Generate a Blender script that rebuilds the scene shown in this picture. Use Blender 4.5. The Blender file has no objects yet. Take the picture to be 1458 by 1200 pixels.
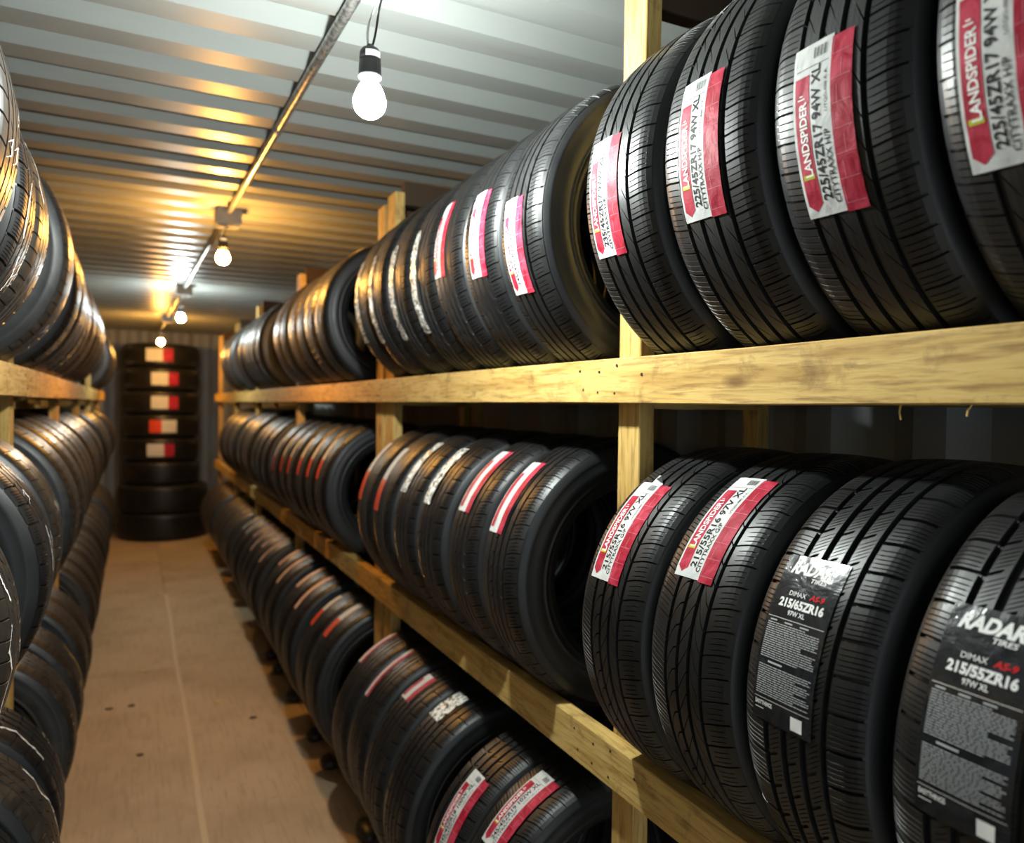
import bpy, bmesh, math, random
from mathutils import Vector, Matrix, noise as mnoise
random.seed(7)
SC = bpy.context.scene
C = SC.collection
R_ = math.radians

# ------------------------------------------------------------------ camera
CAMZ = 1.66
F_PX, YAW, PITCH, ROLL = 1065.86, R_(26.84), R_(-1.14), R_(0.792)
cd = bpy.data.cameras.new('camera')
cam = bpy.data.objects.new('camera', cd); C.objects.link(cam)
fw = Vector((math.sin(YAW)*math.cos(PITCH), math.cos(YAW)*math.cos(PITCH), math.sin(PITCH)))
rt = Vector((math.cos(YAW), -math.sin(YAW), 0)); up = rt.cross(fw)
rt2 = rt*math.cos(ROLL) + up*math.sin(ROLL); up2 = up*math.cos(ROLL) - rt*math.sin(ROLL)
m = Matrix((rt2, up2, -fw)).transposed().to_4x4(); m.translation = (0, 0, CAMZ)
cam.matrix_world = m
cd.sensor_width = 36; cd.lens = F_PX/1458*36; cd.clip_start = 0.02
cd.dof.use_dof = True; cd.dof.focus_distance = 1.2; cd.dof.aperture_fstop = 3.2
SC.camera = cam

# ------------------------------------------------------------------ world + exposure
W_ = bpy.data.worlds.new('world'); SC.world = W_; W_.use_nodes = True
bg = W_.node_tree.nodes['Background']
bg.inputs[0].default_value = (0.84, 0.94, 1.0, 1); bg.inputs[1].default_value = 1.0
SC.view_settings.view_transform = 'Standard'; SC.view_settings.look = 'None'
SC.view_settings.gamma = 1.0; SC.view_settings.use_curve_mapping = False
SC.view_settings.exposure = 0.0
NEAR_BULB = ((0.93, 1.0, 0.96), 1850.0)
WHITE_BULB = ((0.90, 1.0, 0.97), 1000.0)
WARM_BULB = ((1.0, 0.46, 0.085), 1300.0)

# ------------------------------------------------------------------ material helpers
MATS = {}
def mat(name, col=(.5, .5, .5), rough=.5, metal=0.0, spec=.5):
    if name in MATS: return MATS[name]
    mt = bpy.data.materials.new(name); mt.use_nodes = True
    b = mt.node_tree.nodes['Principled BSDF']
    b.inputs['Base Color'].default_value = (*col, 1); b.inputs['Roughness'].default_value = rough
    b.inputs['Metallic'].default_value = metal; b.inputs['Specular IOR Level'].default_value = spec
    MATS[name] = mt
    return mt
def nd(mt, t, **kw):
    n = mt.node_tree.nodes.new(t)
    for k, v in kw.items():
        if isinstance(k, str) and hasattr(n, k): setattr(n, k, v)
    return n
def lk(mt, a, b): mt.node_tree.links.new(a, b)
def coords(mt, scale=(1, 1, 1), rnd=True, kind='Object'):
    tc = nd(mt, 'ShaderNodeTexCoord'); mp = nd(mt, 'ShaderNodeMapping')
    mp.inputs['Scale'].default_value = scale
    if rnd:
        oi = nd(mt, 'ShaderNodeObjectInfo'); vm = nd(mt, 'ShaderNodeVectorMath', operation='SCALE')
        cx = nd(mt, 'ShaderNodeCombineXYZ')
        for i in range(3): lk(mt, oi.outputs['Random'], cx.inputs[i])
        lk(mt, cx.outputs[0], vm.inputs[0]); vm.inputs['Scale'].default_value = 37.0
        ad = nd(mt, 'ShaderNodeVectorMath', operation='ADD')
        lk(mt, tc.outputs[kind], ad.inputs[0]); lk(mt, vm.outputs[0], ad.inputs[1])
        lk(mt, ad.outputs[0], mp.inputs['Vector'])
    else: lk(mt, tc.outputs[kind], mp.inputs['Vector'])
    return mp.outputs[0]
def noise(mt, vec, scale, detail=4, rough=.55, dist=0):
    n = nd(mt, 'ShaderNodeTexNoise'); lk(mt, vec, n.inputs['Vector'])
    n.inputs['Scale'].default_value = scale; n.inputs['Detail'].default_value = detail
    n.inputs['Roughness'].default_value = rough; n.inputs['Distortion'].default_value = dist
    return n.outputs['Fac']
def ramp(mt, fac, stops):
    r = nd(mt, 'ShaderNodeValToRGB'); lk(mt, fac, r.inputs[0])
    e = r.color_ramp.elements
    while len(e) < len(stops): e.new(.5)
    for i, (p, c) in enumerate(stops):
        e[i].position = p; e[i].color = (*c, 1) if len(c) == 3 else c
    return r.outputs[0]
def mix(mt, a, b, fac, mode='MIX'):
    n = nd(mt, 'ShaderNodeMix', data_type='RGBA', blend_type=mode)
    if isinstance(fac, float): n.inputs[0].default_value = fac
    else: lk(mt, fac, n.inputs[0])
    for s, i in ((a, 6), (b, 7)):
        if isinstance(s, tuple): n.inputs[i].default_value = (*s, 1)
        else: lk(mt, s, n.inputs[i])
    return n.outputs[2]
def bump(mt, h, strength=.3, dist=.002):
    b = nd(mt, 'ShaderNodeBump'); b.inputs['Strength'].default_value = strength; b.inputs['Distance'].default_value = dist
    lk(mt, h, b.inputs['Height']); lk(mt, b.outputs[0], mt.node_tree.nodes['Principled BSDF'].inputs['Normal'])
def setc(mt, sock, what='Base Color'): lk(mt, sock, mt.node_tree.nodes['Principled BSDF'].inputs[what])

def rubber(name, c0, c1, r0, r1, dust=None):
    mt = mat(name, c0, .5, spec=.5)
    v = coords(mt, (1, 1, 1))
    n1 = noise(mt, v, 9, 5); n2 = noise(mt, v, 60, 3)
    col = ramp(mt, n1, [(.3, c0), (.7, c1)])
    if dust:
        n3 = noise(mt, v, 22, 6, .7, .6)
        col = mix(mt, col, dust, ramp(mt, n3, [(.52, (0, 0, 0)), (.72, (.8, .8, .8))]))
    setc(mt, col)
    setc(mt, ramp(mt, n1, [(.25, (r0,)*3), (.75, (r1,)*3)]), 'Roughness')
    bump(mt, n2, .15, .0008)
    return mt
RUB = rubber('rubber_new', (.006, .0064, .007), (.010, .0105, .011), .34, .50)
RUBS = rubber('rubber_sidewall', (.009, .010, .0115), (.014, .0155, .017), .38, .55)
RUBW = rubber('rubber_worn', (.020, .017, .014), (.034, .028, .022), .30, .46, (.075, .06, .045))
RUBWS = rubber('rubber_worn_sidewall', (.016, .017, .018), (.026, .026, .026), .34, .5, (.05, .045, .04))

def wood(axis):
    nm = 'pine_wood_' + axis
    mt = mat(nm, (.55, .36, .14), .6, spec=.3)
    sc = {'x': (.7, 9, 9), 'y': (9, .7, 9), 'z': (9, 9, .7)}[axis]
    v = coords(mt, sc)
    n1 = noise(mt, v, 3.2, 6, .6, 1.2); n2 = noise(mt, v, 16, 4, .6, .3)
    col = ramp(mt, n1, [(.30, (.38, .215, .055)), (.46, (.54, .35, .105)), (.58, (.62, .425, .145)), (.75, (.42, .24, .065))])
    col = mix(mt, col, (.21, .105, .03), ramp(mt, n2, [(.50, (0, 0, 0)), (.70, (.7, .7, .7))]))
    sv = {'x': (2.2, 6, 6), 'y': (6, 2.2, 6), 'z': (6, 6, 2.2)}[axis]
    v2 = coords(mt, sv)
    vo = nd(mt, 'ShaderNodeTexVoronoi'); lk(mt, v2, vo.inputs['Vector']); vo.inputs['Scale'].default_value = 1.5
    col = mix(mt, col, (.16, .075, .02), ramp(mt, vo.outputs['Distance'], [(.05, (.85, .85, .85)), (.13, (0, 0, 0))]))
    n3 = noise(mt, coords(mt, (1, 1, 1)), 13, 6, .7, .4)
    col = mix(mt, col, (.10, .055, .022), ramp(mt, n3, [(.55, (0, 0, 0)), (.75, (.7, .7, .7))]))
    setc(mt, col); bump(mt, n2, .35, .0015)
    return mt
WOOD = {a: wood(a) for a in 'xyz'}
DARKW = mat('dark_stained_wood', (.055, .035, .022), .8, spec=.2)

def paint(name, c, rust=(.20, .12, .07), amt=.6, rough=.42, sc=(1, 1, 1)):
    mt = mat(name, c, rough)
    v = coords(mt, sc, rnd=False)
    n1 = noise(mt, v, 2.3, 6, .62, .4); n2 = noise(mt, v, 34, 3)
    col = mix(mt, c, tuple(x*.72 for x in c), n1)
    col = mix(mt, col, rust, ramp(mt, n1, [(.60, (0, 0, 0)), (.74, (amt,)*3)]))
    setc(mt, col); bump(mt, n2, .08, .001)
    return mt
CEIL = paint('ceiling_paint', (.255, .27, .258), (.20, .17, .14), .6, .38, (.5, 2.5, 1))
WALL = paint('wall_paint', (.33, .345, .345), rough=.55)

def ply():
    mt = mat('plywood_floor', (.3, .22, .15), .6, spec=.3)
    v = coords(mt, (1, 1, 1)); vg = coords(mt, (14, 1, 1))
    n1 = noise(mt, v, 1.7, 6, .6); n2 = noise(mt, vg, 5, 5, .6, .4); n3 = noise(mt, v, 9, 6, .75)
    col = ramp(mt, n1, [(.3, (.37, .28, .175)), (.55, (.48, .37, .245)), (.75, (.54, .43, .30))])
    col = mix(mt, col, (.25, .18, .115), ramp(mt, n2, [(.5, (0, 0, 0)), (.75, (.5, .5, .5))]))
    col = mix(mt, col, (.10, .07, .05), ramp(mt, n3, [(.64, (0, 0, 0)), (.74, (.7, .7, .7))]))
    setc(mt, col); bump(mt, n3, .2, .001)
    return mt
PLY = ply()
STRIP = mat('floor_strip', (.64, .52, .37), .6)
GALV = mat('galvanised_steel', (.46, .46, .44), .34, .9)
def galv_detail(mt):
    v = coords(mt, (1, 1, 1)); n = noise(mt, v, 55, 5, .7)
    setc(mt, ramp(mt, n, [(.35, (.18, .18, .17)), (.6, (.62, .62, .58))])); bump(mt, n, .5, .002)
galv_detail(GALV)
BOXM = mat('junction_box_steel', (.14, .14, .135), .45, .6)
BLACKP = mat('black_plastic', (.018, .018, .02), .42)
WHITEP = mat('white_plastic', (.75, .77, .76), .4)
NAIL = mat('rusty_nail', (.05, .03, .02), .6, .3)

def paper(name, c, rough=.42, tint=None, foil=False):
    mt = mat(name, c, rough, spec=.12 if name != 'label_black' else .5)
    v = coords(mt, (1, 1, 1))
    n1 = noise(mt, v, 28, 4, .6, .8)
    vo = nd(mt, 'ShaderNodeTexVoronoi', feature='DISTANCE_TO_EDGE'); lk(mt, v, vo.inputs['Vector']); vo.inputs['Scale'].default_value = 55
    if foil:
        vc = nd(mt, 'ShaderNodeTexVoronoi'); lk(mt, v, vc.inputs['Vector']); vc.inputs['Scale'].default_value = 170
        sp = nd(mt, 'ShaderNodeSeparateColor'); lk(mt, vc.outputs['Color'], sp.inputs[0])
        setc(mt, ramp(mt, sp.outputs[0], [(.12, (.03, .03, .03)), (.35, (.35, .34, .26)), (.6, (.85, .85, .82))])); bump(mt, sp.outputs[1], .8, .004)  # crinkle glints painted into the base colour as light and dark cells
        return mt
    if tint: setc(mt, mix(mt, c, tint, ramp(mt, n1, [(.42, (0, 0, 0)), (.66, (1, 1, 1))])))
    bump(mt, n1, .55 if not foil else 1.0, .003 if not foil else .008)
    return mt
LWHITE = paper('label_white', (.58, .59, .58), .58, (.50, .52, .52))
LRED = paper('label_red', (.30, .009, .026), .52, (.46, .045, .08))
LREDB = paper('label_red_bright', (.62, .05, .02), .35, (.55, .10, .05))
LPINK = paper('label_pink', (.62, .40, .36), .4, (.70, .56, .52))
LBLACK = paper('label_black', (.010, .011, .013), .22, (.022, .024, .028))
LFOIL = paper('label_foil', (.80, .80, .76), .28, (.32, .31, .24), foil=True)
INKK = mat('ink_black', (.015, .015, .018), .58, spec=.12)
INKW = mat('ink_white', (.82, .83, .82), .58, spec=.12)
INKG = mat('ink_grey', (.42, .44, .46), .58, spec=.12)
INKR = mat('ink_red', (.60, .015, .02), .58, spec=.12)
INKY = mat('ink_yellow_green', (.42, .45, .03), .58, spec=.12)
INKP = mat('ink_pink', (.55, .20, .24), .58, spec=.12)

def bulb_mat(name, col, s):
    mt = mat(name, col, .4)
    b = mt.node_tree.nodes['Principled BSDF']
    b.inputs['Emission Color'].default_value = (*col, 1); b.inputs['Emission Strength'].default_value = s
    return mt

# ------------------------------------------------------------------ object helpers
def link(name, me, mt=None, parent=None, loc=(0, 0, 0), rot=(0, 0, 0)):
    if mt is not None and not me.materials: me.materials.append(mt)
    o = bpy.data.objects.new(name, me); C.objects.link(o)
    o.location = loc; o.rotation_euler = rot
    if parent: o.parent = parent
    return o
def tag(o, label, cat, group=None):
    o['label'] = label; o['category'] = cat
    if group: o['group'] = group
    return o
def empty(name, loc=(0, 0, 0), rot=(0, 0, 0)):
    o = bpy.data.objects.new(name, None); C.objects.link(o)
    o.location = loc; o.rotation_euler = rot; o.empty_display_size = .05
    return o
def mesh(name, vs, fs, smooth=False):
    me = bpy.data.meshes.new(name); me.from_pydata(vs, [], fs); me.update()
    if smooth:
        for p in me.polygons: p.use_smooth = True
    return me
def bm_mesh(name, bm, smooth=False):
    me = bpy.data.meshes.new(name); bm.to_mesh(me); bm.free()
    if smooth:
        for p in me.polygons: p.use_smooth = True
    return me
def board(name, x0, x1, y0, y1, z0, z1, parent, mt=None, bev=.002, jit=.0015):
    bm = bmesh.new()
    bmesh.ops.create_cube(bm, size=1)
    d = (x1-x0, y1-y0, z1-z0)
    for v in bm.verts:
        v.co = Vector((v.co.x*d[0], v.co.y*d[1], v.co.z*d[2]))
    L = max(range(3), key=lambda i: d[i])
    cuts = [e for e in bm.edges if abs((e.verts[0].co-e.verts[1].co)[L]) > d[L]*.9]
    bmesh.ops.subdivide_edges(bm, edges=cuts, cuts=6)
    for v in bm.verts:
        for i in range(3):
            if i != L: v.co[i] += random.uniform(-jit, jit)
    if bev:
        es = [e for e in bm.edges if e.is_manifold and e.calc_face_angle(0) > .8]
        bmesh.ops.bevel(bm, geom=es, offset=bev, segments=1, affect='EDGES')
    me = bm_mesh(name, bm)
    return link(name, me, mt or WOOD['xyz'[L]], parent, ((x0+x1)/2, (y0+y1)/2, (z0+z1)/2))
def lathe(prof, n, closed=False):
    """prof: (radius, axial) pairs, axis = local Z"""
    vs, fs = [], []
    k = len(prof)
    for i in range(n):
        a = 2*math.pi*i/n
        for r, z in prof: vs.append((r*math.cos(a), r*math.sin(a), z))
    for i in range(n):
        j = (i+1) % n
        for q in range(k-1): fs.append((i*k+q, j*k+q, j*k+q+1, i*k+q+1))
    return vs, fs
def tube(pts, r, n=8):
    vs, fs = [], []
    pts = [Vector(p) for p in pts]
    for i, p in enumerate(pts):
        t = (pts[min(i+1, len(pts)-1)] - pts[max(i-1, 0)]).normalized()
        a = t.orthogonal().normalized() if abs(t.z) > .9 else t.cross(Vector((0, 0, 1))).normalized()
        b = t.cross(a)
        for k in range(n):
            an = 2*math.pi*k/n
            vs.append(p + a*math.cos(an)*r + b*math.sin(an)*r)
    for i in range(len(pts)-1):
        for k in range(n):
            k2 = (k+1) % n
            fs.append((i*n+k, i*n+k2, (i+1)*n+k2, (i+1)*n+k))
    fs.append(tuple(range(n))[::-1]); fs.append(tuple(range((len(pts)-1)*n, len(pts)*n)))
    return vs, fs

# ------------------------------------------------------------------ the container
XL, XR, Y0, Y1, ZT = -.90, 1.455, -1.0, 11.05, 2.62
def struct(o): o['kind'] = 'structure'; return o
def corrugate(length, pitch, flat, slope, depth):
    out, s = [], 0.0
    while s < length:
        for ds, dd in ((0, 0), (flat, 0), (flat+slope, depth), (pitch-slope, depth)):
            if s+ds <= length: out.append((s+ds, dd))
        s += pitch
    out.append((length, 0))
    return out
def wall_mesh(name, prof, f, thick):
    vs, fs = [], []
    for s, d in prof: vs += [f(s, d, 0), f(s, d, 1), f(s, d+thick, 0), f(s, d+thick, 1)]
    for i in range(len(prof)-1):
        a, b = i*4, i*4+4
        fs += [(a, b, b+1, a+1), (a+2, a+3, b+3, b+2)]
    return mesh(name, vs, fs)
floor = struct(link('floor', mesh('floor', *(lambda x0, x1, y0, y1, z0, z1: ([(x0, y0, z0), (x1, y0, z0), (x1, y1, z0), (x0, y1, z0), (x0, y0, z1), (x1, y0, z1), (x1, y1, z1), (x0, y1, z1)],
    [(0, 3, 2, 1), (4, 5, 6, 7), (0, 1, 5, 4), (1, 2, 6, 5), (2, 3, 7, 6), (3, 0, 4, 7)]))(XL-.06, XR+.06, Y0, Y1+.05, -.06, -.02)), mat('floor_gap', (.06, .045, .03), .9)))
xs = [XL, -.32, .252, .83, XR]
for i in range(4):
    y = Y0
    off = [0, 1.22, 1.22, 0][i]
    cuts = [Y0] + [Y0 + off + 2.44*k for k in range(0 if off else 1, 6) if Y0 + off + 2.44*k < Y1] + [Y1]
    for a, b in zip(cuts, cuts[1:]):
        dz = random.uniform(-.0012, .0006)
        board('plywood_sheet', xs[i]+.0015, xs[i+1]-.0015, a+.0015, b-.0015, -.02, dz, floor, PLY, bev=.0015, jit=0)
# raised strip over the middle joint
strip = struct(link('trim_1', mesh('trim_1', *tube([(.250, Y0, -.009)] + [(.250 + .004*math.sin(k*1.7) + .0035*(k-6)/6, Y0 + .62*k, -.009) for k in range(1, 14)], .016, 8)), STRIP))
prof = corrugate(Y1-Y0, .209, .090, .045, .034)
ceiling = struct(link('ceiling', wall_mesh('ceiling', prof, lambda s, d, e: ((XL-.04, XR+.04)[e], Y0+s, ZT-.034+d), .006), CEIL))
pw = corrugate(Y1-Y0, .278, .072, .068, .036)
struct(link('wall_left', wall_mesh('wall_left', pw, lambda s, d, e: (XL-d+.0, Y0+s, (-.02, ZT)[e]), .004), WALL))
struct(link('wall_right', wall_mesh('wall_right', pw, lambda s, d, e: (XR+d, Y0+s, (-.02, ZT)[e]), .004), WALL))
pe = corrugate(XR-XL, .25, .062, .063, .04)
struct(link('wall_back', wall_mesh('wall_back', pe, lambda s, d, e: (XL+s, Y1+d-.04, (-.02, ZT)[e]), .004), WALL))

# ------------------------------------------------------------------ wooden racks
ZU0, ZU1, ZM0, ZM1 = 1.669, 1.758, .902, .991
def rack(name, label, face, sgn, posts, yend, ystart, zf, inner):
    """face: X of the aisle face of the rails, sgn=+1 when the rack lies towards +X"""
    r = empty(name, (face, (ystart+yend)/2, 0)); tag(r, label, 'shelving rack')
    ox, oy = face, (ystart+yend)/2
    def bd(nm, a0, a1, y0, y1, z0, z1, **k):
        xa, xb = sorted((face+sgn*a0, face+sgn*a1))
        return board(nm, xa-ox, xb-ox, y0-oy, y1-oy, z0, z1, r, **k)
    joints = [ystart] + [p[0]+.045 for p in posts if p[2]] + [yend]
    for a, b in zip(joints, joints[1:]):
        for z0, z1 in ((ZU0, ZU1), (ZM0, ZM1)):
            bd('front_rail', 0, .038, a+.001, b-.001, z0, z1)
            bd('back_rail', .372, .410, a+.001, b-.001, z0, z1)
        bd('floor_rail', 0, .038, a+.001, b-.001, zf-.089, zf)
        bd('floor_rail', inner, inner+.038, a+.001, b-.001, zf-.089, zf)
    for (a, b, j, zt) in posts:
        bd('post', .039, .077, a, b, .0, zt)
        bd('back_post', .411, .449, a+.06, a+.105, .0, zt)
        for z0, z1 in ((ZU0, ZU1), (ZM0, ZM1)):
            bd('cross_member', .078, .370, a+.002, a+.040, z0-.01, z1-.012)
        bd('cross_member', .078, inner-.001, a+.002, a+.040, zf-.10, zf-.012)
        bd('foot_block', inner, inner+.038, a-.02, a+.07, 0, zf-.090)
        bd('top_brace', .078, .449, a+.012, a+.050, zt-.045, zt+.044, mt=DARKW)
    return r, bd
posts_r = [(1.202, 1.275, False, 2.50), (2.764, 2.862, True, 2.475), (2.896, 2.990, False, 2.455), (4.60, 4.689, False, 2.44), (6.28, 6.369, True, 2.44), (7.70, 7.789, False, 2.43), (9.25, 9.339, False, 2.43)]
posts_l = [(2.66, 2.749, True, 2.47), (4.25, 4.339, False, 2.47), (5.80, 5.889, True, 2.47), (7.35, 7.439, False, 2.47), (9.0, 9.089, False, 2.47)]
rack_r, bd_r = rack('wooden_rack', 'long two-shelf pine lumber rack on the right of the aisle', .85, 1, posts_r, 9.4, -.55, .134, .262)
rack_l, bd_l = rack('wooden_rack', 'long two-shelf pine lumber rack on the left of the aisle', -.29, -1, posts_l, 9.6, -.4, .255, .372)
# nails in the rails at the near posts (aisle face)
nme = mesh('nail', *lathe([(0, .0012), (.0028, .0010), (.0032, 0), (.003, -.004)], 8))
nme.materials.append(NAIL)
def nails(rk, x, sg, spots):
    for (y, z) in spots:
        o = link('nail', nme, None, rk, (x - rk.location.x, y - rk.location.y, z), (0, -sg*math.pi/2, 0))
for zb in (ZU0, ZM0):
    nails(rack_r, .85, 1, [(1.362, zb+.068), (1.288, zb+.064), (1.226, zb+.075), (1.347, zb+.028), (1.292, zb+.022), (1.232, zb+.020), (1.145, zb+.055)])
    nails(rack_r, .85, 1, [(2.79, zb+.065), (2.84, zb+.025), (2.92, zb+.062), (2.965, zb+.028)])
    nails(rack_l, -.29, -1, [(2.68, zb+.065), (2.725, zb+.025), (2.79, zb+.05)])
# splinters hanging from the upper rail and a broken scrap on the lower one
for (y, l, dx) in ((.62, .020, .002), (.53, .014, -.008)):
    link('splinter', mesh('splinter', *tube([(0, 0, 0), (dx*.5, .003, -l*.5), (dx, .001, -l)], .0012, 5)), WOOD['z'], rack_r, (.862-.85, y-rack_r.location.y, ZU0+.001))

# ------------------------------------------------------------------ tires
TWF = .82
def tread_fn(R, TW):
    h = TW/2
    def r(w):
        u = min(abs(w)/h, 1.12)
        return R - .0045*u*u - (.012*((u-.78)/.34)**2 if u > .78 else 0)
    return r
def make_tread(name, R, TW, pitches, grooves, ribs, gd=.0072, md=.0048, sd=.0022, mw=.0016, sw=.0009, sip=(.27, .51, .75), drift=0):
    """grooves: (centre, width); ribs: (skew(u), main(u), sipe(u)) with u 0..1 across the rib"""
    rf = tread_fn(R, TW); h = TW/2*1.075
    edges = [-h]
    for c, w in grooves: edges += [c-w/2, c+w/2]
    edges.append(h)
    cols = []                                   # (w, depth, rib index, u)
    for i in range(len(grooves)+1):
        a, b = edges[2*i], edges[2*i+1]
        n = max(3, int((b-a)/.0065))
        for k in range(n+1): cols.append((a+(b-a)*k/n, 0, i, k/n))
        if i < len(grooves):
            c, d = edges[2*i+1], edges[2*i+2]
            cols.append((c+.0009, gd, i, 1)); cols.append((d-.0009, gd, i+1, 0))
    plen = 2*math.pi*R/pitches
    fm, fs_ = mw/plen, sw/plen
    rows = [(0, 0, ''), (.0012/plen, 1, 'm'), (fm, 1, 'm'), (fm+.0012/plen, 0, '')]
    for s in sip: rows += [(s-fs_, 0, ''), (s, 1, 's'), (s+fs_, 0, '')]
    vs, fs = [], []
    nc = len(cols)
    for p in range(pitches):
        for (t, dep, kind) in rows:
            for (w, d0, ri, u) in cols:
                sk, mf, sf = ribs[ri]
                th = 2*math.pi*(p+t+sk(u))/pitches
                d = d0
                if kind == 'm': d = max(d, md*mf(u))
                elif kind == 's': d = max(d, sd*sf(u))
                r = rf(w) - d
                vs.append((-math.cos(th)*r, w, math.sin(th)*r))
    nr = pitches*len(rows)
    for i in range(nr):
        j = (i+1) % nr
        for q in range(nc-1): fs.append((i*nc+q, i*nc+q+1, j*nc+q+1, j*nc+q))
    return mesh(name, vs, fs)
def make_sidewall(name, R, W, TW, rr, sgn, n=112):
    h = TW/2*1.075
    r0 = tread_fn(R, TW)(h)
    H = R-rr
    P = [(r0+.001, h-.003), (r0-.004, h+.003), (R-.24*H, W/2-.007), (R-.27*H, W/2-.0045), (R-.30*H, W/2-.0055), (R-.42*H, W/2-.0005), (R-.52*H, W/2), (R-.60*H, W/2-.0015),
         (R-.66*H, W/2-.0045), (R-.665*H, W/2-.0025), (R-.70*H, W/2-.0035), (R-.71*H, W/2-.008), (R-.82*H, W/2-.0155), (R-.84*H, W/2-.0145), (R-.86*H, W/2-.018), (rr+.010, W/2-.024),
         (rr+.002, W/2-.027), (rr-.001, W/2-.033), (rr+.001, W/2-.042), (rr+.012, W/2-.040), (R-.55*H, W/2-.012), (R-.30*H, W/2-.018), (R-.022, h-.02), (R-.017, h*.5), (R-.0165, 0)]
    vs, fs = [], []
    k = len(P)
    for i in range(n):
        a = 2*math.pi*i/n
        for r, w in P: vs.append((-math.cos(a)*r, sgn*w, math.sin(a)*r))
    for i in range(n):
        j = (i+1) % n
        for q in range(k-1):
            f = (i*k+q, i*k+q+1, j*k+q+1, j*k+q)
            fs.append(f if sgn > 0 else f[::-1])
    return mesh(name, vs, fs, True)
one = lambda u: 1.0
zero = lambda u: 0.0
def lin(a, b): return lambda u: a+(b-a)*u
def arc(a, b, c): return lambda u: a+(b-a)*u + c*4*u*(1-u)
def win(lo, hi): return lambda u: 1.0 if lo <= u <= hi else 0.0
def design(kind, R, W, rr):
    TW = W*TWF
    if kind == 'sport':        # four wide grooves, slanted sipes on the inner ribs, ladder shoulders
        k = TW/.19
        g = [(-.049*k, .0085), (-.0165*k, .0090), (.0165*k, .0090), (.049*k, .0085)]
        rb = [(lin(.15, 0), one, win(.25, .85)), (lin(0, 1.1), win(.0, .55), zero), (lin(0, 1.2), win(.35, 1), zero), (lin(0, 1.1), win(.45, 1), zero), (lin(0, .15), one, win(.15, .75))]
        return make_tread('tread', R, TW, 58, g, rb, mw=.0022)
    if kind == 'touring':      # narrow ribs with curved sipes sweeping out of the centre
        k = TW/.185
        g = [(-.045*k, .0070), (-.016*k, .0075), (.012*k, .0075), (.043*k, .0075)]
        rb = [(arc(.30, .0, .05), one, win(.25, .7)), (arc(.0, 1.25, -.25), one, zero), (lin(.0, -.9), one, zero), (arc(.9, .0, .25), one, zero), (arc(0, .42, .05), one, win(.12, .72))]
        return make_tread('tread', R, TW, 60, g, rb, md=.0042, mw=.0019)
    if kind == 'season':       # straight wide grooves, bold square shoulder notches, brick sipes
        k = TW/.19
        g = [(-.050*k, .0085), (-.0165*k, .0105), (.0165*k, .0105), (.050*k, .0095)]
        rb = [(lin(.1, 0), one, win(.1, .95)), (lin(.35, 0), win(.5, 1), win(.05, .95)), (lin(.3, 0), win(.55, 1), win(.05, .95)), (lin(.3, 0), win(.5, 1), win(.05, .95)), (lin(0, .12), one, win(.05, .85))]
        return make_tread('tread', R, TW, 46, g, rb, md=.0062, mw=.0042, sip=(.22, .36, .50, .64, .80), sd=.0018)
    # worn: shallow grooves, short ladder marks on the shoulders
    k = TW/.19
    g = [(-.047*k, .0075), (-.015*k, .0080), (.015*k, .0080), (.047*k, .0075)]
    rb = [(lin(.2, 0), one, zero), (lin(0, .5), win(.6, 1), zero), (zero, zero, zero), (lin(0, .5), win(0, .4), zero), (lin(0, .2), one, zero)]
    return make_tread('tread', R, TW, 66, g, rb, gd=.0045, md=.0032, mw=.0030, sip=(.5,))
PROTO = {}
def proto(kind, R, W, rr):
    key = (kind, R, W, rr)
    if key not in PROTO:
        worn = kind == 'worn'
        t = design(kind, R, W, rr); t.materials.append(RUBW if worn else RUB)
        a = make_sidewall('sidewall', R, W, W*TWF, rr, 1); b = make_sidewall('sidewall', R, W, W*TWF, rr, -1)
        for s in (a, b): s.materials.append(RUBWS if worn else RUBS)
        PROTO[key] = (t, a, b)
    return PROTO[key]

# ------------------------------------------------------------------ labels stuck on the treads
def wrap(R, W, th0, yc, w, L, amp=.0006):
    rf = tread_fn(R, W*TWF); sd = random.uniform(0, 50)
    def f(a, b, off):
        y = yc - (a - w/2); th = th0 + (b - L/2)/R
        r = rf(y) + off + amp*(mnoise.noise(Vector((a*75, b*55, sd))) + .8)
        return (-math.cos(th)*r, y, math.sin(th)*r)
    return f
def grid(bm, f, a0, a1, b0, b1, off, nb=14, na=3, tip=None):
    V = []
    for i in range(nb+1):
        row = []
        for j in range(na+1):
            a = a0+(a1-a0)*j/na; b = b0+(b1-b0)*i/nb
            if tip and i == 0: b += tip*(1-abs(2*j/na-1)) * -1
            row.append(bm.verts.new(f(a, b, off)))
        V.append(row)
    for i in range(nb):
        for j in range(na): bm.faces.new((V[i][j], V[i][j+1], V[i+1][j+1], V[i+1][j]))
TXT = {}
def text_tris(s, bold=0.0, shear=0.0):
    key = (s, bold, shear)
    if key in TXT: return TXT[key]
    cu = bpy.data.curves.new('lettering', 'FONT'); cu.body = s; cu.size = 1; cu.offset = bold; cu.shear = shear; cu.resolution_u = 3
    o = bpy.data.objects.new('lettering', cu); C.objects.link(o)
    dg = bpy.context.evaluated_depsgraph_get(); dg.update()
    me = bpy.data.meshes.new_from_object(o.evaluated_get(dg))
    me.calc_loop_triangles()
    vs = [(v.co.x, v.co.y) for v in me.vertices]; ts = [tuple(t.vertices) for t in me.loop_triangles]
    x0 = min(v[0] for v in vs); x1 = max(v[0] for v in vs); y1 = max(v[1] for v in vs)
    vs = [((x-x0)/(x1-x0), y/y1) for x, y in vs]
    bpy.data.objects.remove(o); bpy.data.curves.remove(cu); bpy.data.meshes.remove(me)
    TXT[key] = (vs, ts)
    return TXT[key]
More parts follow.
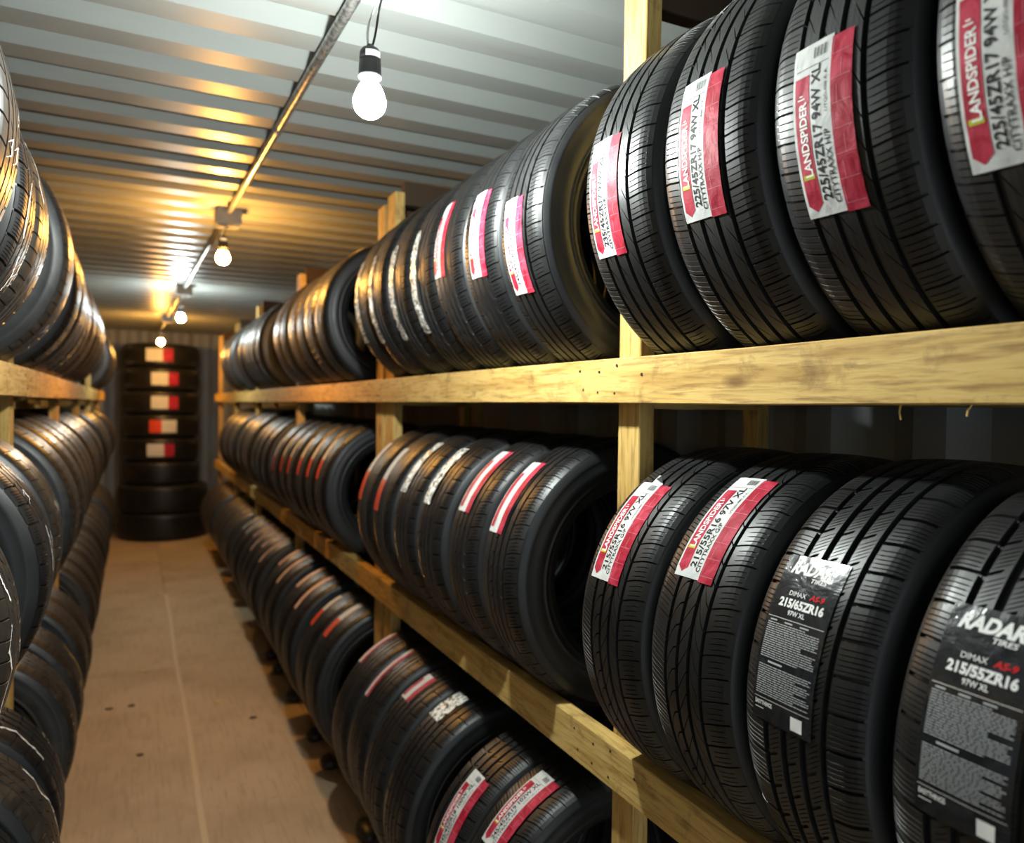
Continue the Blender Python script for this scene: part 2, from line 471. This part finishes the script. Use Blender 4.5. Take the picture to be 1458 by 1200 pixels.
def put_text(bm, f, s, mode, a, b, length, height, off, bold=0.0, shear=0.0):
    """mode 'up': reads along +b with letter tops towards -a, baseline at a; mode 'flat': reads along +a, tops towards +b"""
    vs, ts = text_tris(s, bold, shear)
    V = []
    for x, y in vs:
        V.append(bm.verts.new(f(a - y*height, b + x*length, off) if mode == 'up' else f(a + x*length, b + y*height, off)))
    for t in ts:
        try: bm.faces.new([V[i] for i in t])
        except ValueError: pass
def part(bm, name, mt, parent): return link(name, bm_mesh(name, bm), mt, parent)

def red_label(tire, R, W, off, th, yc, size, sub, w=.085, L=.205, curl=False):
    f = wrap(R, W, th, yc, w, L)
    bm = bmesh.new(); grid(bm, f, 0, w*.68, 0, L, .0011, 44, 12)
    if curl:                                     # loose torn corner at the top
        P = [f(w*.30, L, .0011), f(w*.68, L, .0011), f(w*.60, L+.010, .012), f(w*.40, L+.016, .006), f(w*.64, L-.004, .016)]
        v = [bm.verts.new(p) for p in P]; bm.faces.new((v[0], v[1], v[2], v[3])); bm.faces.new((v[1], v[4], v[2]))
    lab = part(bm, 'label', LWHITE, tire); lab.location = off; lab['label'] = 'white size sticker with dark red bands'
    bm = bmesh.new()
    grid(bm, f, w*.66, w, -.002, L-.004, .0013, 44, 6)
    grid(bm, f, w*.045, w*.30, .016, L*.82, .0014, 36, 4, .009)
    part(bm, 'red_band', LRED, lab)
    bm = bmesh.new()
    for k in range(7):
        b = .008 + k*L/7.2
        grid(bm, f, w*.68, w*.985, b, b+.0006, .0016, 1, 2); grid(bm, f, w*.69+.006*(k % 3), w*.69+.006*(k % 3)+.0006, b, b+.02, .0016, 3, 1)
    part(bm, 'print_line', INKP, lab)
    bm = bmesh.new(); grid(bm, f, w*.075, w*.265, .047, .053, .0017, 2, 2); part(bm, 'print_mark', INKY, lab)
    bm = bmesh.new(); put_text(bm, f, 'LANDSPIDER', 'up', w*.245, .050, .088, w*.13, .0019, .02)
    grid(bm, f, w*.10, w*.22, .141, .1425, .0019, 1, 2); grid(bm, f, w*.13, w*.19, .145, .1465, .0019, 1, 2)
    part(bm, 'brand_lettering', INKW, lab)
    bm = bmesh.new()
    put_text(bm, f, size, 'up', w*.480, .018, .158, w*.145, .0016, .022)
    put_text(bm, f, sub, 'up', w*.612, .012, .086, w*.092, .0016, .01)
    put_text(bm, f, 'UTQG:480 A A', 'up', w*.60, .118, .048, w*.045, .0016)
    for k in range(12): grid(bm, f, w*(.36+.02*k), w*(.36+.02*k+.006+.006*(k % 3 == 0)), L-.020, L-.007, .0016, 1, 1)
    grid(bm, f, w*.05, w*.62, L-.0285, L-.0280, .0016, 1, 4)
    part(bm, 'lettering', INKK, lab)
    return lab
def black_label(tire, R, W, off, th, yc, size, w=.096, L=.222):
    rg = random.Random(5)
    f = wrap(R, W, th, yc, w, L)
    bm = bmesh.new(); grid(bm, f, 0, w, 0, L, .0011, 48, 20)
    lab = part(bm, 'label', LBLACK, tire); lab.location = off; lab['label'] = 'black glossy sticker with white print'
    bm = bmesh.new()
    put_text(bm, f, 'RADAR', 'flat', w*.12, L*.885, w*.70, L*.075, .0016, .05, .25)
    put_text(bm, f, 'TIRES', 'flat', w*.52, L*.845, w*.26, L*.026, .0016, .02, .2)
    put_text(bm, f, 'DIMAX', 'flat', w*.26, L*.745, w*.28, L*.028, .0016, .0)
    put_text(bm, f, size, 'flat', w*.14, L*.675, w*.74, L*.052, .0016, .045)
    put_text(bm, f, '97W XL', 'flat', w*.34, L*.630, w*.28, L*.028, .0016, .015)
    grid(bm, f, w*.03, w*.97, L*.600, L*.6025, .0016, 1, 8)
    part(bm, 'lettering', INKW, lab)
    bm = bmesh.new()
    put_text(bm, f, 'EASYTHINGS', 'flat', w*.05, L*.085, w*.30, L*.024, .0016, .02)
    grid(bm, f, w*.05, w*.20, L*.062, L*.066, .0016, 1, 2)
    grid(bm, f, w*.03, w*.97, L*.125, L*.127, .0016, 1, 8)
    part(bm, 'foot_lettering', INKW, lab)
    bm = bmesh.new()
    grid(bm, f, w*.68, w*.86, L*.02, L*.095, .0016, 2, 2); part(bm, 'print_patch', INKW, lab)
    bm = bmesh.new()
    for k in range(3): grid(bm, f, w*(.08+.26*k), w*(.20+.27*k), L*.578, L*.586, .0016, 1, 2)
    grid(bm, f, w*.2, w*.45, L*.335, L*.345, .0016, 1, 3)                                # block of fine print: every printed line is a row of short dashes
    b = .150
    while b < .565:
        if not (.32 < b < .36):
            a = .05
            end = rg.choice((.94, .94, .90, .70, .94))
            while a < end:
                l = rg.uniform(.03, .10); grid(bm, f, w*a, w*min(a+l, end), L*b, L*(b+.0048), .0016, 1, 1); a += l+.010
        b += .0125
    part(bm, 'fine_print', INKG, lab)
    bm = bmesh.new(); put_text(bm, f, 'AS-9', 'flat', w*.60, L*.745, w*.24, L*.032, .0016, .03, .2); part(bm, 'red_lettering', INKR, lab)
    return lab
SIMPLE = {}
def simple_label(tire, R, W, off, th, yc, kind, w, L):
    """kinds: white_red (red edge band), red_foot (white with red lower half), pink, white, foil"""
    key = (kind, R, W, round(th, 2), round(yc, 3), w, L)
    if key not in SIMPLE:
        f = wrap(R, W, th, yc, w, L, .003 if kind == 'foil' else .0007)
        bm = bmesh.new(); grid(bm, f, 0, w, 0, L, .0012, 24, 8)
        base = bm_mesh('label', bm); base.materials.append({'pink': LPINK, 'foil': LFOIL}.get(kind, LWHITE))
        sec = None
        if kind in ('white_red', 'red_foot', 'red_side'):
            bm = bmesh.new()
            if kind == 'white_red': grid(bm, f, w*.66, w, 0, L, .0017, 24, 4); grid(bm, f, w*.05, w*.28, L*.06, L*.8, .0017, 20, 4)
            elif kind == 'red_side': grid(bm, f, 0, w, L*.62, L, .0017, 14, 8)
            else: grid(bm, f, 0, w, 0, L*.45, .0017, 14, 8)
            sec = bm_mesh('red_band', bm); sec.materials.append(LREDB if kind == 'red_foot' else LRED)
        SIMPLE[key] = (base, sec)
    base, sec = SIMPLE[key]
    lab = link('label', base, None, tire, off)
    if sec: link('red_band', sec, None, lab)
    return lab

def chalk(e, R, W, marks, mt):
    """marks: lists of (across, along) points drawn on the tread, thin strips"""
    for pts in marks:
        f = wrap(R, W, 0, 0, 0, 0, 0)
        bm = bmesh.new(); prev = None
        n = 28
        for k in range(n):
            t = k/(n-1)*(len(pts)-1); i = min(int(t), len(pts)-2); u = t-i
            u = u*u*(3-2*u)
            a = pts[i][0]*(1-u)+pts[i+1][0]*u + .002*math.sin(k*1.3); b = pts[i][1]*(1-u)+pts[i+1][1]*u
            w = .0026 + .001*math.sin(k*2.1)
            cur = (bm.verts.new(f(a-w, b, .0012)), bm.verts.new(f(a+w, b+w, .0012)))
            if prev: bm.faces.new((prev[0], prev[1], cur[1], cur[0]))
            prev = cur
        o = part(bm, 'chalk_mark', mt, e); o.location = (0, 0, R)
CHALK = mat('chalk', (.85, .83, .80), .7)
YPAINT = mat('yellow_crayon', (.8, .6, .06), .6)
ORD = ['first', 'second', 'third', 'fourth', 'fifth', 'sixth', 'seventh', 'eighth', 'ninth', 'tenth', 'eleventh', 'twelfth', 'thirteenth', 'fourteenth', 'fifteenth', 'sixteenth', 'seventeenth', 'eighteenth', 'nineteenth', 'twentieth',
       'twenty-first', 'twenty-second', 'twenty-third', 'twenty-fourth', 'twenty-fifth', 'twenty-sixth', 'twenty-seventh', 'twenty-eighth', 'twenty-ninth', 'thirtieth', 'thirty-first', 'thirty-second', 'thirty-third', 'thirty-fourth']
def tire(pr, cx, y, zc, flip, label, group, lean=0.0, yaw=0.0):
    kind, R, W, rr = pr
    e = empty('tire', (cx, y, zc-R), (lean, 0, (math.pi if flip else 0)+yaw)); tag(e, label, 'tire', group)
    t, a, b = proto(*pr)
    sp = random.uniform(0, 6.28)
    for nm, me in (('tread', t), ('sidewall', a), ('sidewall', b)): link(nm, me, None, e, (0, 0, R), (0, sp, 0))
    return e

T_SPORT = ('sport', .335, .216, .216)
T_SPORTN = ('sport', .335, .205, .220)
T_TOUR = ('touring', .322, .200, .203)
T_SEAS = ('season', .324, .210, .203)
T_SEASN = ('season', .322, .205, .203)
T_LOW = ('touring', .350, .203, .241)
T_LOWS = ('season', .347, .203, .235)
T_WORN = ('worn', .335, .225, .205)
T_WORNB = ('worn', .345, .228, .205)
T_BLOCK = ('season', .335, .235, .205)
CXR = 1.055
def sit(R, zr, half=.167): return zr + math.sqrt(R*R - half*half)

LOOK = {'red': 'red-and-white label', 'white_red': 'white-and-red label', 'foil': 'crumpled foil label', 'red_foot': 'white label with red end', 'pink': 'pale pink label', 'white': 'white label', 'black': 'black printed label', None: 'no label'}
def row_right(rowname, zr, half, spec, group, cx=1.055):
    for i, s in enumerate(spec):
        pr, y, lk_, args = s
        R, W = pr[1], pr[2]
        zc = sit(R, zr, half)
        desc = 'black tire with ' + LOOK[lk_] + ', ' + ORD[i] + ' from camera on right ' + rowname
        e = tire(pr, cx + random.uniform(-.006, .006), y, zc, False, desc, group, R_(random.uniform(-.5, .5)), R_(random.uniform(-.6, .6)))
        off = (0, 0, R)
        if lk_ == 'red': red_label(e, R, W, off, R_(args[0]), args[1], args[2], args[3], curl=len(args) > 4)
        elif lk_ == 'black': black_label(e, R, W, off, R_(args[0]), args[1], args[2])
        elif lk_: simple_label(e, R, W, off, R_(args[0]), args[1], lk_, args[2], args[3])

HP, GP = 'CITYTRAXX H/P', 'CITYTRAXX G/P'
upper = [
    (T_SPORT, .401, 'red', (-9, .025, '225/45ZR17 94W XL', HP)),
    (T_SPORT, .620, 'red', (-9, .010, '225/45ZR17 94W XL', HP)),
    (T_SPORT, .839, 'red', (-2, .004, '225/45ZR17 94W XL', HP)),
    (T_SPORT, 1.070, 'red', (-4, .022, '235/45ZR17 97W XL', HP)),
    (T_SPORTN, 1.415, 'red', (-8, .012, '245/45ZR17 97W XL', HP)),
    (T_SPORTN, 1.621, 'red', (3, -.005, '245/45ZR17 97W XL', HP)),
    (T_SPORTN, 1.827, 'red', (9, .035, '245/45ZR17 97W XL', HP)),
    (T_SPORTN, 2.033, None, None)]
for k, y in enumerate((2.033, 2.239, 2.445, 2.650)):
    th = (-6, -7, -6, -3)[k]
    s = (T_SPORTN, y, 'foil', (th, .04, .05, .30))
    if k == 0: upper[-1] = s
    else: upper.append(s)
for k in range(6): upper.append((T_WORN if k % 2 else T_SPORTN, 3.30+.222*k, 'white' if k in (0, 1, 3) else None, (0, .02, .035, .10)))
for k in range(5): upper.append((T_SPORTN, 5.20+.212*k, 'white' if k < 3 else None, (2, .02, .05, .22)))
for k in range(3): upper.append((T_WORN, 6.93+.232*k - (.12 if k == 0 else 0), None, None)) if k else upper.append((T_WORN, 6.86, None, None))
row_right('upper shelf', ZU1, .167, upper, 'tires on the upper shelf of the right rack')

mid = [
    (T_SEAS, .445, 'black', (16, .010, '215/55ZR16')),
    (T_SEAS, .660, 'black', (18, .019, '215/65ZR16')),
    (T_TOUR, .876, 'red', (43, .012, '215/55R16 97V XL', GP)),
    (T_TOUR, 1.079, 'red', (34.5, .018, '215/55R16 97V XL', GP, 1)),
    (T_TOUR, 1.530, 'white_red', (36, .032, .07, .20)),
    (T_TOUR, 1.755, 'white_red', (40, .022, .07, .20)),
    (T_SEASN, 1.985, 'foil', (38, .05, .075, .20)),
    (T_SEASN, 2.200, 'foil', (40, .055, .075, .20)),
    (T_TOUR, 2.420, 'red_foot', (28, .045, .06, .24)),
    (T_TOUR, 2.640, 'red_foot', (30, .050, .06, .24))]
for k in range(6): mid.append((T_TOUR, 3.36+.224*k, 'red_foot', (28-2*k, .05, .07, .20)))
for k in range(6): mid.append((T_WORN if k > 2 else T_TOUR, 4.95+.228*k, None, None))
for k in range(5): mid.append((T_WORN, 6.52+.232*k, None, None))
row_right('middle shelf', ZM1, .167, mid, 'tires on the middle shelf of the right rack')

low = [
    (T_LOW, 1.500, 'red', (52, .003, '245/45ZR19 102W XL', HP)),
    (T_LOWS, 1.706, 'red', (34, -.018, '245/45ZR18 100W XL', HP)),
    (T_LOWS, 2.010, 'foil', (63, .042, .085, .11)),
    (T_LOWS, 2.216, 'white_red', (59, .036, .075, .11)),
    (T_LOW, 2.448, 'white_red', (52, .055, .05, .22)),
    (T_LOW, 2.654, 'white_red', (58, .055, .05, .17)),
    (T_LOW, 3.130, 'red_foot', (54, .035, .055, .20)),
    (T_LOW, 3.345, 'red_foot', (50, .050, .055, .18))]
for k, y in enumerate((3.665, 3.880, 4.245, 4.460, 4.845, 5.060, 5.275, 5.490)): low.append((T_LOW, y, 'pink', (54+(k % 2)*6, .045, .045, .24 if k % 2 == 0 else .17)))
for k in range(2): low.append((T_LOW, 5.72+.22*k, 'white', (56, .04, .04, .16)))
for k in range(5): low.append((T_WORN, 6.51+.232*k, None, None))
for k in range(5): low.append((T_WORN, 7.93+.235*k, None, None))
row_right('floor row', .134, .112, low, 'tires on the floor rails of the right rack', 1.0)

CXL = -.498
def row_left(rowname, zr, half, spec, group):
    for i, (pr, y) in enumerate(spec):
        R = pr[1]; rg = random.Random(i*7+len(rowname))
        d = ('worn brown-black tire' if pr[0] == 'worn' else 'black block-tread tire')
        e = tire(pr, CXL + random.uniform(-.008, .008), y, sit(R, zr, half), True, d + ', ' + ORD[i] + ' from camera on left ' + rowname, group, R_(random.uniform(-.8, .8)), R_(random.uniform(-1.2, 1.2)))
        if 1.2 < y < 2.5 or (rowname == 'floor row' and 3.1 < y < 3.3):
            mk = []
            for k in range(5):
                b0 = rg.uniform(-.25, .22); a0 = rg.uniform(-.06, .06)
                mk.append([(a0 + rg.uniform(-.018, .018), b0 + .035*q) for q in range(rg.choice((3, 4, 6)))] if k % 2 else [(a0, b0), (a0+.025, b0+.01), (a0+.03, b0-.012), (a0+.005, b0-.02)])
            chalk(e, R, pr[2], mk, YPAINT if rowname == 'floor row' and y > 3 else CHALK)
lu = [(T_WORNB, 1.300), (T_BLOCK, 1.672), (T_WORN, 1.908), (T_WORNB, 2.435)] + [(T_WORN if k % 3 else T_BLOCK, 2.885+.236*k) for k in range(6)] + [(T_WORN, 4.46+.236*k) for k in range(5)] + [(T_WORN, 7.60+.236*k) for k in range(5)]
lm = [(T_WORN, 1.41), (T_BLOCK, 1.955), (T_WORN, 2.345), (T_WORN, 2.900), (T_WORN, 3.20), (T_WORN, 3.54), (T_WORN, 3.79), (T_WORN, 4.03)] + [(T_WORN, 4.50+.24*k) for k in range(5)] + [(T_WORN, 6.3+.24*k) for k in range(4)] + [(T_WORN, 8.3+.24*k) for k in range(3)]
ll = [(T_BLOCK, 1.80), (T_WORNB, 2.05), (T_BLOCK, 2.37), (T_WORN, 2.875), (T_WORN, 3.19), (T_WORN, 3.60), (T_WORN, 3.835), (T_WORN, 4.50), (T_WORN, 4.75)] + [(T_WORN, 5.1+.25*k) for k in range(3)] + [(T_WORN, 6.05+.25*k) for k in range(5)] + [(T_WORN, 7.65+.25*k) for k in range(5)]
row_left('upper shelf', ZU1, .170, lu, 'used tires on the upper shelf of the left rack')
row_left('middle shelf', ZM1, .170, lm, 'used tires on the middle shelf of the left rack')
row_left('floor row', .255, .170, ll, 'used tires on the floor rails of the left rack')

# stack of big tires lying flat at the end of the aisle
T_BIG = ('season', .43, .283, .24)
T_HUGE = ('season', .51, .330, .28)
z = 0.0
for i in range(8):
    pr = T_HUGE if i < 2 else T_BIG
    R, W = pr[1], pr[2]
    x = .318 + random.uniform(-.012, .012) + (.02 if i < 2 else 0)
    e = empty('tire', (x, 10.24, z), (math.pi/2, 0, 0))
    lab = [None, None, None, 'white_red', 'red_left', 'white_red', 'white_red', 'white_red'][i]
    nm = 'wide black tire lying flat at the end of the aisle, ' + ORD[i] + ' from the floor'
    tag(e, nm, 'tire', 'tires stacked flat at the end of the aisle')
    t, a, b = proto(*pr)
    sp = random.uniform(0, 6.28)
    for n_, me in (('tread', t), ('sidewall', a), ('sidewall', b)): link(n_, me, None, e, (0, W/2, 0), (0, sp, 0))
    if lab:
        # length runs around the tire, the red end to the right (or left on one)
        th = 90 + {3: -2, 4: 0, 5: 4, 6: 3, 7: -5}[i]
        simple_label(e, R, W, (0, W/2, 0), R_(th), 0, 'red_side', .15, .30) if i != 4 else simple_label(e, R, W, (0, W/2, 0), R_(th), 0, 'red_foot', .15, .30)
    z += W

# ------------------------------------------------------------------ conduit and bulbs
def cx_at(y): return .443 - .0165*(y-1.5)
def cond_pts(y0, y1): return [(cx_at(y)-cx_at(1.0), y-1.0, 0) for y in (y0, y0+(y1-y0)*.33, y0+(y1-y0)*.66, y1)]
ZC_ = ZT-.034-.016
con = empty('conduit', (cx_at(1.0), 1.0, ZC_)); tag(con, 'galvanised metal conduit running along the middle of the ceiling', 'conduit')
boxes = [1.30, 3.86, 6.52, 8.80]
segs = [(-.9, 1.25), (1.35, 3.81), (3.91, 6.47), (6.57, 8.75), (8.85, 10.9)]
for a, b in segs: link('pipe', mesh('pipe', *tube(cond_pts(a, b), .0135, 10), True), GALV, con)
def bevel_box(name, d, bev=.004):
    bm = bmesh.new(); bmesh.ops.create_cube(bm, size=1)
    for v in bm.verts: v.co = Vector((v.co.x*d[0], v.co.y*d[1], v.co.z*d[2]))
    bmesh.ops.bevel(bm, geom=bm.edges[:], offset=bev, segments=2, affect='EDGES')
    return bm_mesh(name, bm)
jb = bevel_box('junction_box', (.115, .115, .075)); jb.materials.append(BOXM)
jc = bevel_box('box_cover', (.100, .100, .006), .002); jc.materials.append(BOXM)
for y in boxes:
    o = link('junction_box', jb, None, con, (cx_at(y)-cx_at(1.0), y-1.0, -.022)); link('box_cover', jc, None, o, (0, 0, -.0405))
strap = mesh('strap', *lathe([(.0155, -.009), (.0155, .009), (.0175, .009), (.0175, -.009), (.0155, -.009)], 14)); strap.materials.append(BOXM)
for y in (2.6, 5.2, 7.7): link('strap', strap, None, con, (cx_at(y)-cx_at(1.0), y-1.0, 0), (math.pi/2, 0, 0))

SOCK = [(0, .058), (.006, .058), (.009, .052), (.016, .050), (.0195, .044), (.0205, .030), (.0195, .028), (.0205, .026), (.0215, .004), (.0225, 0), (.0225, -.004), (.019, -.005), (.0, -.005)]
NECK = [(.0, .002), (.0150, 0), (.0155, -.006), (.0185, -.014), (.0205, -.020)]
DOME = [(.0205, -.020), (.0245, -.028), (.0285, -.038)] + [(.0310*math.cos(a), -.050-.0310*math.sin(a)) for a in [R_(10*k) for k in range(-1, 9)]] + [(.0, -.081)]
def lamp(label, x, y, zb, top, spec, kind, sway):
    """zb: height of the dome centre"""
    e = empty('pendant_bulb', (x, y, zb+.046)); tag(e, label, 'light bulb', 'bare bulbs hanging from the ceiling conduit')
    tx, ty, tz = top[0]-x, top[1]-y, top[2]-(zb+.046)
    def wire(nm, dx, s):
        pts = []
        for k in range(13):
            u = k/12
            pts.append((tx*u*u + dx + s*math.sin(u*7)*(1-u), ty*u*u + s*.5*math.sin(u*5), .055 + (tz-.055)*u))
        return mesh(nm, *tube(pts, .0022, 6), True)
    link('wire', wire('wire', .004, sway), BLACKP, e); link('wire', wire('wire', -.004, -sway*.8), WHITEP, e)
    so = link('socket', mesh('socket', *lathe(SOCK, 24), True), BLACKP, e)
    bmx = bmesh.new()
    V = [[bmx.verts.new((.0212*math.cos(a), .0212*math.sin(a), zz)) for a in [R_(-130+11*k) for k in range(9)]] for zz in (.030, .042)]
    for k in range(8): bmx.faces.new((V[0][k], V[0][k+1], V[1][k+1], V[1][k]))
    part(bmx, 'sticker', WHITEP, so)
    link('bulb_base', mesh('bulb_base', *lathe(NECK, 24), True), WHITEP, e)
    link('bulb', mesh('bulb', *lathe(DOME, 24), True), bulb_mat('bulb_'+kind, *spec), e)
    return e
lamp('bare white bulb nearest the camera, hanging from a black socket', .40, 1.41, 2.24, (cx_at(1.3), 1.30, ZC_-.062), NEAR_BULB, 'near_white', .006)
lamp('warm yellow bulb below the second junction box from the camera', .378, 3.82, 2.352, (cx_at(3.86), 3.86, ZC_-.062), WARM_BULB, 'warm', .003)
lamp('small white bulb far along the aisle, third from the camera', .337, 6.55, 2.335, (cx_at(6.52), 6.52, ZC_-.062), WHITE_BULB, 'white', .003)
lamp('farthest warm yellow bulb in front of the tire stack', .262, 8.90, 2.305, (cx_at(8.8), 8.80, ZC_-.062), WARM_BULB, 'warm', .003)

# ------------------------------------------------------------------ small things on the floor
def lump(x, y, sx, sy, sz, label):  # plain black rounded lump of unknown kind, in front of the rail
    bm = bmesh.new(); bmesh.ops.create_icosphere(bm, subdivisions=2, radius=.5)
    for v in bm.verts:
        v.co = Vector((v.co.x*sx, v.co.y*sy, max(v.co.z, -.35)*sz)); v.co += Vector((random.uniform(-1, 1), random.uniform(-1, 1), 0))*.002
    o = link('black_lump', bm_mesh('black_lump', bm, True), BLACKP, None, (x, y, .35*sz+.0005)); tag(o, label, 'rubber block', 'black lumps beside the right floor rail')
nm = ['nearest black lump on the floor beside the right floor rail', 'second black lump from the camera beside the right floor rail', 'third black lump from the camera beside the right floor rail', 'fourth black lump from the camera beside the right floor rail', 'fifth black lump from the camera beside the right floor rail', 'farthest black lump on the floor beside the right floor rail']
for (y, s), l in zip(((2.78, .115), (3.40, .085), (3.71, .085), (4.26, .09), (4.73, .085), (5.02, .085)), nm): lump(.805, y, .085, s*1.4, .07, l)
deb = [(.126, 6.33, 'pale'), (.064, 5.10, 'pale'), (-.001, 4.54, 'dark'), (-.112, 4.54, 'dark'), (.035, 3.885, 'dark'), (.42, 4.395, 'pale'), (.568, 4.10, 'dark')]
CH = {'pale': mat('chip_pale', (.62, .45, .2), .7), 'dark': mat('chip_dark', (.09, .06, .04), .8)}
where = ['farthest pale wood chip on the floor left of the middle strip', 'pale wood chip on the floor left of the strip, nearer the camera', 'dark scrap on the floor between the strip and another dark scrap', 'dark scrap on the floor nearest the left tires', 'dark elongated scrap nearest the camera, left of the floor strip', 'small pale chip on the floor right of the middle strip', 'dark curled scrap on the floor near the right floor rail']
for (x, y, k), l in zip(deb, where):
    n = 7; a0 = random.uniform(0, 3)
    r = .022
    vs = [(r*math.cos(a0+2*math.pi*i/n)*random.uniform(.6, 1.1), .7*r*math.sin(a0+2*math.pi*i/n)*random.uniform(.6, 1.1), .001) for i in range(n)]
    vs += [(v[0]*.9, v[1]*.9, .006) for v in vs]
    fs = [tuple(range(n, 2*n)), tuple(range(n))[::-1]] + [(i, (i+1) % n, n+(i+1) % n, n+i) for i in range(n)]
    tag(link('wood_chip' if k == 'pale' else 'scrap', mesh('scrap', vs, fs), CH[k], None, (x, y, 0)), l, 'scrap', 'small debris on the floor')
